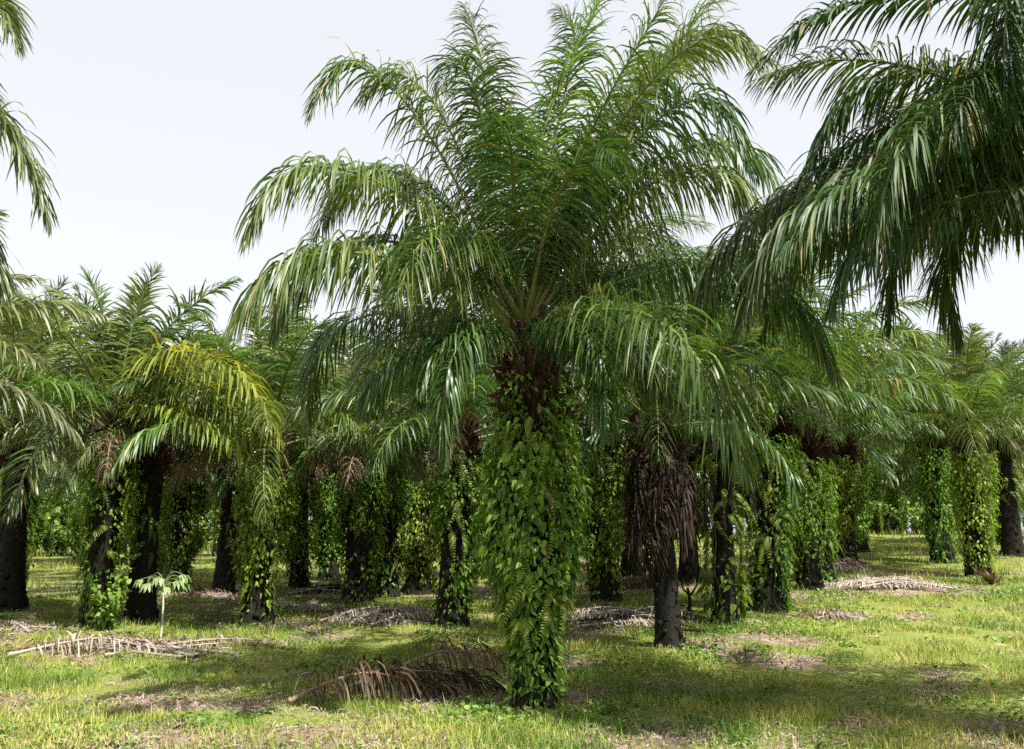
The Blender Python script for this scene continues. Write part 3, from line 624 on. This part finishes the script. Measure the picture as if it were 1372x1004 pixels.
p = std(-2.57, 27.76, 3.65, ARCH_MID, 24, .9, 1, 1, V, 20, 'oil palm with dark lower trunk between the pale heap and the mossy foot')
p = std(2.22, 24.07, 3.8, ARCH_MID, 26, .95, 2, 0, 1, 21, 'creeper clad oil palm between the central palm and the brown skirted palm')
p = std(13.94, 32.8, 3.9, ARCH_GREY, 26, .95, 0, 2, 2, 22, 'shaded oil palm left of the bright one beyond the lane')
p = std(13.08, 28.51, 3.65, ARCH_LIGHT, 30, .85, 0, 0, 1, 23, 'oil palm right of the lane with light green creeper and open upright crown')
p = std(17.6, 35.55, 3.8, ARCH_MID, 26, 1.0, 1, V, 1, 24, 'oil palm with dark trunk at the right edge')
p = std(4.79, 27.4, 3.5, ARCH_GREY, 22, .9, 2, V, 2, 25, 'oil palm behind the gap between the two dark trunks')
p = std(3.49, 29.89, 3.4, ARCH_GREY, 22, .95, 0, V, 2, 26, 'oil palm far behind, left of the brown skirt')
p = std(-16.41, 33.5, 3.7, ARCH_GREY, 26, 1.0, 1, 0, 1, 27, 'creeper clad oil palm behind the left edge trunk')
p = std(-11.61, 33.0, 3.7, ARCH_MID, 24, 1.0, 0, 1, 1, 28, 'oil palm in the second line behind the sapling, dark under creeper')
p = std(-9.5, 28.9, 3.6, ARCH_MID, 24, .9, 2, 0, V, 29, 'oil palm with bright leafy creeper, right behind the flared dark foot')
p = std(-.84, 31.76, 3.6, ARCH_MID, 24, 1.0, 0, 1, 1, 30, 'distant oil palm hidden mostly by the central trunk')

# ---- rows deeper in the plantation
def far_crown(seed, m, L=4.0, nf=26):
    g = Geo(); r = np.random.RandomState(seed)
    for i in range(nf):
        a = (i + .5) / nf; az = R(i * 137.5 + r.uniform(-12, 12)); pts = np.array(age_arc(a, L * r.uniform(.85, 1.05), r))
        c, s = math.cos(az), math.sin(az)
        q = np.stack([pts[:, 0] * c - pts[:, 1] * s, pts[:, 0] * s + pts[:, 1] * c, pts[:, 2] + 3.7 + .7 * (1 - a)], 1)
        P, T, Nn, S, _ = frond_geo(g, q, n=44, ll=.85, w=.085, droop=.45 + 2. * a, seed=seed * 100 + i, segs=3); stalk_geo(g, P, Nn, S, mi=1)
    return g.mesh('crown', [m, M_STALK])
FAR_C = [far_crown(1, M_FROND), far_crown(2, M_GREY), far_crown(3, M_FROND)]
taken = [(o.location.x, o.location.y) for o in COL.objects if o.parent is None and o.name.startswith('oil_palm')]
rf = random.Random(12)
ux, uy = .371, .928
protos = {}
nfar = 0
for ia in range(-5, 18):
    for ib in range(-15, 18):
        s = ia * 7.8 + (3.9 if ib % 2 else 0) + rf.uniform(-.7, .7); b = 4.1 + ib * 6.9 + rf.uniform(-.5, .5)
        x = 10 + ux * s + uy * b; y = 27 + uy * s - ux * b
        if y < 29.5 or y > 125 or abs(x) > .56 * y + 7: continue
        if y < 52 and abs((x - 10) * uy - (y - 25) * ux) < 2.9: continue
        if any((x - a) ** 2 + (y - c) ** 2 < 4.9 ** 2 for a, c in taken): continue
        taken.append((x, y)); k = nfar % 3; nfar += 1
        root = link('oil_palm', None, None, (x, y, float(gz(x, y)) - .05), rf.uniform(0, 6.28), rf.uniform(.92, 1.12))
        tag(root, 'oil palm in the shaded rows deeper in the plantation', 'palm', 'oil palms deep in the plantation')
        link('trunk', TR[k], root); link('crown', FAR_C[k], root); link('creeper', CR_MID[(nfar // 3) % 3], root)
        if y < 55: link('ferns', FE_MID[k], root)
for x, y in ((24.4, 60), (32.2, 80), (20, 56), (26, 62), (24.5, 68), (28.6, 75), (29, 82), (34.5, 92), (38, 98), (40, 108), (45, 116), (36, 112), (23, 76), (43, 104)):
    root = link('oil_palm', None, None, (x, y, float(gz(x, y)) - .05), rf.uniform(0, 6.28), 1.05)
    tag(root, 'oil palm in the shaded rows deeper in the plantation', 'palm', 'oil palms deep in the plantation')
    link('trunk', TR[0], root); link('crown', FAR_C[nfar % 3], root); link('creeper', CR_MID[2], root); nfar += 1

# ------------------------------------------------------------------ ground
def axis(lo, hi, fine_lo, fine_hi, step, grow=1.25):
    a = list(np.arange(fine_lo, fine_hi + 1e-6, step)); d = step
    while a[-1] < hi: d *= grow; a.append(a[-1] + d)
    d = step
    while a[0] > lo: d *= grow; a.insert(0, a[0] - d)
    return np.array(a)
xs = axis(-3000, 3000, -16, 20, .16); ys = axis(-3000, 3000, 8, 40, .16)
GX, GY = np.meshgrid(xs, ys); nx, ny = len(xs), len(ys)
near = np.exp(-np.maximum(0, np.hypot(GX, GY - 20) - 30) / 20)
GZ = gz(GX, GY) + .035 * wob(GX * 1.2, GY * 1.2) * near
i = np.arange(ny - 1)[:, None] * nx; j = np.arange(nx - 1)[None]
q = np.stack([i + j, i + j + 1, i + nx + j + 1, i + nx + j], -1).reshape(-1, 4)
me = make_mesh('ground', np.stack([GX.ravel(), GY.ravel(), GZ.ravel()], 1), q.ravel(), np.full(len(q), 4), M_GROUND)
a = me.attributes.new('litter', 'FLOAT', 'POINT'); a.data.foreach_set('value', litter(GX.ravel(), GY.ravel()).astype(np.float32))
tag(link('ground', me), 'grassy plantation ground with bare litter strewn patches', None, None, 'structure')

def gzz(x, y): return gz(x, y) + .035 * wob(x * 1.2, y * 1.2)

# ------------------------------------------------------------------ grass, weeds, litter
def wedge(rs, y0, y1, dens):
    n = int((y1 - y0) * (.56 * (y0 + y1) + 4) * dens)
    y = rs.uniform(y0, y1, n); x = rs.uniform(-1, 1, n) * (.56 * y1 + 2)
    ok = np.abs(x) < .56 * y + 2; return x[ok], y[ok]
rg = np.random.RandomState(8); gg = Geo()
BL = np.array([(-.5, 0, 0), (.5, 0, 0), (.42, .12, .55), (-.42, .12, .55), (.05, .42, 1.), (-.05, .42, 1.)])
BQ = np.array([(0, 1, 2, 3), (3, 2, 4, 5)])
for y0, y1, dens, hs in ((8.6, 11.5, 1250, .9), (11.5, 15, 850, .95), (15, 20, 480, 1.0), (20, 28, 200, 1.15), (28, 42, 55, 1.5), (42, 70, 6, 2.4)):
    x, y = wedge(rg, y0, y1, dens)
    lit = litter(x, y); lush = wob(x * 2.2 + 20, y * 2.2 - 5)
    ok = rg.uniform(0, 1, len(x)) > lit * .80 - .02
    ok &= rg.uniform(0, 1, len(x)) < .75 + .8 * lush
    x, y, lush = x[ok], y[ok], lush[ok]; n = len(x)
    th = rg.uniform(0, 6.283, n); hgt = hs * np.clip(.07 + .07 * lush + rg.exponential(.03, n), .035, .3)
    Xv = np.stack([np.cos(th), np.sin(th), 0 * th], 1); Yv = np.stack([-np.sin(th), np.cos(th), 0 * th], 1); Zv = unit(np.stack([rg.normal(0, .3, n), rg.normal(0, .3, n), np.ones(n)], 1))
    sc = np.stack([hs ** 1.6 * rg.uniform(.007, .014, n), hgt * rg.uniform(.4, 1.5, n), hgt], 1)
    scatter(gg, BL, BQ, np.stack([x, y, gzz(x, y) - .01], 1), Xv, Yv, Zv, sc, np.clip(rg.normal(.45, .2, n) - .3 * lush + .35 * wob(x * 3.3 - 8, y * 3.3 + 2), 0, 1))
tag(link('grass', gg.mesh('grass', M_GRASS)), 'short sunlit yellow green grass covering the plantation floor', 'grass', None, 'stuff')

def herb_patch(g, rs, cx, cy, rad, n, size, hmax):
    rr = rad * np.sqrt(rs.uniform(0, 1, n)); th = rs.uniform(0, 6.283, n); x = cx + rr * np.cos(th); y = cy + rr * np.sin(th)
    z = gzz(x, y) + rs.uniform(.02, hmax, n) * np.clip(1.2 - rr / rad, .2, 1)
    out = unit(np.stack([rs.normal(0, .6, n), rs.normal(0, .6, n), np.ones(n)], 1)); yv = unit(np.cross(out, rs.normal(0, 1, (n, 3)))); X = np.cross(yv, out)
    tri = np.array([(0, 6, 1), (6, 7, 2), (6, 2, 1), (7, 3, 2), (0, 5, 6), (6, 5, 4), (6, 4, 7), (7, 4, 3)])
    scatter(g, HEART[0], tri, np.stack([x, y, z], 1), X, yv, out, rs.uniform(*size, n), np.clip(rs.normal(.5, .25, n), 0, 1))
rw = np.random.RandomState(5); gw = Geo()
for c in [(.0, 11.6, .9, 420), (.9, 11.7, .7, 260), (-.4, 12.3, .5, 160), (1.2, 12.6, .5, 130), (-5.0, 10.6, .9, 300), (-6.2, 11.4, .6, 160), (-2.6, 15.4, .8, 260), (-1.9, 15.8, .5, 130), (2.0, 15.9, 1.3, 520), (3.4, 16.6, .9, 300),
          (2.62, 16.8, .6, 200), (-3.4, 11.7, .5, 120), (4.3, 19.2, .8, 240), (5.6, 19.8, .9, 260), (6.6, 22.6, 1.2, 330), (7.8, 24, 1.2, 300), (-1.1, 14, .6, 150), (-8.6, 20.6, .8, 240), (-11, 18.5, 1.1, 260), (-5.4, 20.8, .6, 140), (-4, 18, .9, 180), (-1.3, 19.8, .6, 140),
          (11.5, 24.5, 1.1, 260), (12.8, 27.4, 1.0, 240), (9.2, 28.8, 1.3, 300), (-13.4, 23, 1.4, 320), (-12.8, 26, 1.6, 320), (8, 11.6, .8, 200), (3.2, 9.8, .7, 160), (6.2, 13.2, .9, 180), (12.5, 18, 1.2, 240)]:
    herb_patch(gw, rw, c[0], c[1], c[2], c[3], (.035, .09), .14)
x, y = wedge(rw, 8.6, 26, 2.0)
for a, b in zip(x, y):
    herb_patch(gw, rw, a, b, rw.uniform(.12, .4), rw.randint(10, 40), (.03, .075), .10)
tag(link('weeds', gw.mesh('weeds', M_WEED)), 'low broad leaved weeds scattered through the grass', 'weeds', None, 'stuff')

rl = np.random.RandomState(6); gl = Geo()
x, y = [np.concatenate(t) for t in zip(wedge(rl, 8.6, 15, 420), wedge(rl, 15, 24, 130), wedge(rl, 24, 40, 30))]
ok = rl.uniform(0, 1, len(x)) < litter(x, y) * .9 + .015; x, y = x[ok], y[ok]; n = len(x)
th = rl.uniform(0, 6.283, n); X = np.stack([np.cos(th), np.sin(th), rl.normal(0, .15, n)], 1); Z = unit(np.stack([rl.normal(0, .3, n), rl.normal(0, .3, n), np.ones(n)], 1)); Y = unit(np.cross(Z, X)); X = np.cross(Y, Z)
far = np.where(y > 15, 1.5, 1.)
scatter(gl, np.array([(-.5, -.5, 0), (0, -.6, .06), (.5, -.2, 0), (.5, .2, 0), (0, .6, .08), (-.5, .5, 0)]), np.array([(0, 1, 4, 5), (1, 2, 3, 4)]), np.stack([x, y, gzz(x, y) + rl.uniform(.006, .05, n)], 1), X, Y, Z,
        np.stack([(.03 + rl.exponential(.05, n).clip(0, .25)) * far, rl.uniform(.006, .018, n) * far, np.ones(n) * .3], 1), np.clip(rl.normal(.5, .28, n), 0, 1))
tag(link('leaf_litter', gl.mesh('leaf_litter', M_LITTER)), 'pale dry leaf scraps lying on the bare patches', 'leaf litter', None, 'stuff')

# ------------------------------------------------------------------ cut fronds on the ground
def fallen(x, y, pts, label, m, sm, seed, ll=.6, n=75, w=.028, droop=3.0, rz=0., name='fallen_frond'):
    z = float(gzz(x, y))
    g = Geo(); P, T, Nn, S, _ = frond_geo(g, pts, n=n, ll=ll, w=w, droop=droop, seed=seed, floor=.015, shag=.85, bare=.1)
    o = link(name, g.mesh(name, m), None, (x, y, z), rz); tag(o, label, 'fallen frond', 'cut fronds lying in the grass')
    s = Geo(); stalk_geo(s, P, Nn, S, .06); link('stalk', s.mesh('stalk', sm), o)
    return o
fallen(-2.75, 12.75, [(0, 0, .06), (.45, .15, .26), (.95, .3, .36), (1.55, .4, .22), (2.2, .45, .06)], 'arched brown fallen frond nearest the camera, left of the central trunk', M_FALLEN, M_DRYSTALK, 1, .7, 130)
fallen(-2.3, 13.1, [(0, 0, .08), (.6, .1, .30), (1.3, .2, .34), (2.2, .3, .12)], 'dark brown frond lying against the back of the nearest arched one', M_DARKDRY, M_DRYSTALK, 2, .65, 110)
fallen(-1.7, 15.0, [(0, 0, .12), (.7, .15, .34), (1.4, .2, .26), (2.1, .3, .06)], 'reddish dry frond lying behind the arched brown one', M_DRY, M_DRYSTALK, 3, .6, 100)
fallen(-6.9, 17.0, [(-1.3, -.3, .05), (-.6, 0, .2), (.1, .1, .28), (.9, .1, .12), (1.7, .1, .04)], 'bleached grey frond curving over the litter near the pale sapling', M_ASH, M_ASH, 4, .5)

def heap(x, y, rx, ry, n, hgt, label, m, seed, ll=.5):
    rs = np.random.RandomState(seed); g = Geo()
    for i in range(n):
        th = rs.normal(0, .8) + (math.pi if rs.rand() < .5 else 0); L = rx * rs.uniform(.9, 1.6); c = np.array([rs.normal(0, rx * .22), rs.normal(0, ry * .38), 0]); d = np.array([math.cos(th), math.sin(th) * .6, 0])
        e = np.exp(-(c[1] / ry) ** 2 * 1.5); h = .75 * hgt * e * rs.uniform(.5, 1.05)
        pts = [c - d * L * .5 + [0, 0, .03], c - d * L * .2 + [0, 0, h * .8], c + [0, 0, h], c + d * L * .25 + [0, 0, h * .65], c + d * L * .5 + [0, 0, .03]]
        mi = i % 2
        P, T, Nn, S, _ = frond_geo(g, pts, n=60, ll=ll * .8, w=.024, droop=4., tilt=0., seed=seed * 50 + i, floor=.015, shag=.7, bare=.05, segs=3, mi=mi); stalk_geo(g, P, Nn, S, .05, mi)
    o = link('frond_heap', g.mesh('frond_heap', list(m)), None, (x, y, float(gzz(x, y)) - .01)); tag(o, label, 'frond heap', 'heaps of cut dead fronds')
    return o
heap(-2.5, 21.5, 2.0, .8, 20, .42, 'pale heap of cut fronds left of the mossy footed palm', (M_ASH, M_ASH), 1)
heap(2.25, 20.2, 1.9, .8, 18, .45, 'greyish brown heap of cut fronds behind the central trunk, beside the skirted palm', (M_ASH, M_DARKDRY), 2)
heap(-6.3, 17.9, 3.2, .7, 18, .26, 'long low grey heap of cut fronds at the foot of the pale sapling', (M_ASH, M_DRY), 3)
heap(9.5, 25.7, 1.9, .9, 16, .38, 'whitish heap of cut fronds at the mouth of the grassy lane', (M_ASH, M_ASH), 4)
heap(9.9, 30.0, 1.1, 1.1, 12, .5, 'pinkish brown heap of cut fronds up the middle of the lane', (M_DRY, M_ASH), 5)
heap(-10.2, 20.6, 1.6, .6, 10, .22, 'low heap of cut fronds in front of the left edge trunk', (M_ASH, M_DRY), 6)
heap(3.3, 27.0, 1.3, .7, 10, .5, 'reddish heap of dead fronds under the brown skirt', (M_DRY, M_DRY), 7)
heap(-5.2, 24.0, 1.4, .5, 8, .2, 'small pale heap beside the stout mossy foot', (M_ASH, M_ASH), 8)
heap(-4.4, 28.6, 2.8, .7, 12, .35, 'grey brown heap stretching behind the wide dark foot', (M_ASH, M_DARKDRY), 9)
heap(6.2, 20.6, .8, .4, 7, .22, 'small tawny heap on the slope right of the slender palm', (M_DRY, M_ASH), 10)
heap(-7.9, 26.6, 2.4, .6, 10, .25, 'dull brown heap by the reddish footed palm', (M_DRY, M_ASH), 11)
heap(.2, 25.6, 1.2, .5, 8, .25, 'small pale heap glimpsed left of the central trunk', (M_ASH, M_ASH), 12)

# ------------------------------------------------------------------ small plants
def sapling(x, y):
    root = link('papaya_sapling', None, None, (x, y, float(gzz(x, y)) - .02)); tag(root, 'slim pale sapling with an umbrella of drooping leaves', 'sapling')
    P, _ = spline([(0, 0, 0), (.02, 0, .5), (-.01, .01, 1.1)], 8); T, Nn, S = frame(P); g = Geo(); tube(g, P, Nn, S, np.linspace(.024, .014, 9), 1., 8); link('stem', g.mesh('stem', M_PALESTEM), root)
    rs = np.random.RandomState(2)
    for i in range(11):
        az = i * R(137.5); g = Geo(); L = rs.uniform(.28, .42); d = np.array([math.cos(az), math.sin(az), 0]); up = .22 - .018 * i
        P, _ = spline([(0, 0, 0), d * L * .5 + [0, 0, up * .8], d * L + [0, 0, up * .6]], 5); T, Nn, S = frame(P); tube(g, P, Nn, S, np.full(6, .006), 1., 5, .8)
        for k in range(7):                       # palmate lobes
            b = az + (k - 3) * .5; dd = np.array([math.cos(b), math.sin(b), 0]); l = rs.uniform(.17, .25) * (1 - .12 * abs(k - 3)); sd = np.array([-dd[1], dd[0], 0]) * .045; e = P[-1]
            v = np.array([e, e + dd * l * .5 - sd - [0, 0, .03], e + dd * l * .9 - [0, 0, .17], e + dd * l * .5 + sd - [0, 0, .03], e + dd * l * .5 - [0, 0, .045]])
            g.add(v, [(0, 1, 4), (1, 2, 4), (0, 4, 3), (4, 2, 3)], rs.uniform(.3, 1))
        link('leaf', g.mesh('leaf', M_PALE), root, (0, 0, 1.08 - .01 * i))
sapling(-6.47, 18.86)

def shrub(x, y, h, r, n, label, seed, size=(.07, .15), name='leafy_shrub'):
    root = link(name, None, None, (x, y, float(gzz(x, y)) - .02)); tag(root, label, 'shrub')
    rs = np.random.RandomState(seed); g = Geo(); gs = Geo(); tips = []
    for i in range(11):
        az = rs.uniform(0, 6.28); rr = r * rs.uniform(.3, 1); hh = h * rs.uniform(.6, 1.05)
        P, _ = spline([(0, 0, 0), (rr * .3 * math.cos(az), rr * .3 * math.sin(az), hh * .55), (rr * math.cos(az), rr * math.sin(az), hh)], 8); T, Nn, S = frame(P); tube(gs, P, Nn, S, np.linspace(.014, .004, 9), 1., 5); tips.append(P)
    pos = np.concatenate([p[rs.randint(2, 9, n // 11)] for p in tips]) + rs.normal(0, .08, (n // 11 * 11, 3)); pos[:, 2] = np.maximum(pos[:, 2], .05)
    leaves_on(g, rs, pos, unit(pos * [1, 1, .3] + [0, 0, .3]), rs.uniform(*size, len(pos)), np.clip(rs.normal(.65, .25, len(pos)), 0, 1), .5)
    link('foliage', g.mesh('foliage', M_WEED), root); link('stems', gs.mesh('stems', M_DRYSTALK), root)
    return root
shrub(-8.1, 20.3, 1.15, .55, 420, 'light green bush growing at the foot of the yellow fronded palm', 1)
shrub(-12.6, 25.2, 1.5, .7, 380, 'leafy bush just right of the left edge trunk', 2)
shrub(19.2, 48.0, 2.2, 2.6, 1300, 'pale green bush closing the far end of the lane', 4, (.1, .22))

far_bush = shrub(-14.0, 44.0, 1.9, 1.5, 700, 'leafy undergrowth bush between the trunks deep in the plantation', 7, (.12, .26)); far_bush['group'] = 'bushes deep in the plantation'
rb = random.Random(9)
for i in range(46):
    y = rb.uniform(41, 66); x = rb.uniform(-.58, .30) * y
    o = far_bush.copy(); COL.objects.link(o); o.location = (x, y, float(gz(x, y)) - .05); o.rotation_euler.z = rb.uniform(0, 6.28); o.scale = [rb.uniform(.8, 1.4)] * 3
    for ch in far_bush.children:
        c = ch.copy(); COL.objects.link(c); c.parent = o

def spiky(x, y, label):
    g = Geo(); rs = np.random.RandomState(4); k = 26
    for i in range(k):
        az = rs.uniform(0, 6.28); L = rs.uniform(.45, .8); d = np.array([math.cos(az), math.sin(az), 0]); up = rs.uniform(.4, 1)
        P = np.array([d * .03, d * L * .45 + [0, 0, L * .55 * up], d * L * .8 + [0, 0, L * .75 * up]]); s = np.array([-d[1], d[0], 0]) * .03
        g.add(np.array([P[0] - s, P[0] + s, P[1] + s, P[1] - s, P[2]]), [(0, 1, 2, 3), (3, 2, 4)], rs.uniform(0, 1))
    o = link('spiky_plant', g.mesh('spiky_plant', M_DRY), None, (x, y, float(gzz(x, y)) - .01)); tag(o, label, 'plant')
spiky(12.6, 26.6, 'small spiky tawny plant at the foot of the palm right of the lane')

def stump(x, y):
    g = Geo(); rs = np.random.RandomState(9)
    for pts, r in (([(0, 0, -.05), (.02, 0, .25), (-.02, 0, .5)], .05), ([(0, 0, .3), (.12, .02, .45), (.2, .02, .58)], .03), ([(0, 0, .35), (-.12, .02, .5), (-.14, .0, .6)], .025)):
        P, _ = spline(pts, 6); T, Nn, S = frame(P); tube(g, P, Nn, S, np.linspace(r, r * .5, 7), 1., 7)
    tag(link('forked_stump', g.mesh('forked_stump', M_TRUNK), None, (x, y, float(gzz(x, y)))), 'little dark forked stump standing between the two dark trunks', 'stump')
stump(3.75, 21.6)

# ------------------------------------------------------------------ light, sky, camera
sun_dir = Vector((.37, -.40, .84)).normalized()
sl = bpy.data.lights.new('sun', 'SUN'); sl.energy = 5.0; sl.angle = R(.5); sl.color = (1, .955, .87)
so = link('sun', sl); so.rotation_euler = sun_dir.to_track_quat('Z', 'Y').to_euler(); so.location = (19, -20, 42)
w = bpy.data.worlds.new('World'); scene.world = w; w.use_nodes = True; nt = w.node_tree; nt.nodes.clear()
sky = nt.nodes.new('ShaderNodeTexSky'); sky.sky_type = 'NISHITA'; sky.sun_disc = False
sky.sun_elevation = math.asin(sun_dir.z); sky.sun_rotation = math.atan2(sun_dir.x, sun_dir.y)
sky.air_density = 1.0; sky.dust_density = 1.5; sky.ozone_density = 1.0; sky.altitude = 0
hs = nt.nodes.new('ShaderNodeHueSaturation'); hs.inputs['Saturation'].default_value = .30
bg = nt.nodes.new('ShaderNodeBackground'); bg.inputs['Strength'].default_value = .125
wo = nt.nodes.new('ShaderNodeOutputWorld')
nt.links.new(sky.outputs[0], hs.inputs['Color']); hz = nt.nodes.new('ShaderNodeMix'); hz.data_type = 'RGBA'; hz.inputs[0].default_value = .78; hz.inputs[7].default_value = (2.95, 3.03, 3.15, 1)   # even tropical haze
nt.links.new(hs.outputs[0], hz.inputs[6]); nt.links.new(hz.outputs[2], bg.inputs['Color']); nt.links.new(bg.outputs[0], wo.inputs[0])

cam = bpy.data.cameras.new('camera'); cam.lens = 35; cam.sensor_width = 36; cam.clip_end = 6000
co = link('camera', cam); co.location = (0, 0, 2.1); co.rotation_euler = (R(90 + 9.07), 0, 0)
scene.camera = co
scene.view_settings.view_transform = 'Standard'; scene.view_settings.look = 'None'; scene.view_settings.gamma = 1; scene.view_settings.exposure = 1.28
scene.render.engine = 'CYCLES'
cy = scene.cycles; cy.max_bounces = 7; cy.diffuse_bounces = 3; cy.glossy_bounces = 2; cy.transmission_bounces = 4; cy.transparent_max_bounces = 4
cy.use_denoising = False; cy.sample_clamp_indirect = 4; cy.use_adaptive_sampling = True; cy.adaptive_threshold = .02
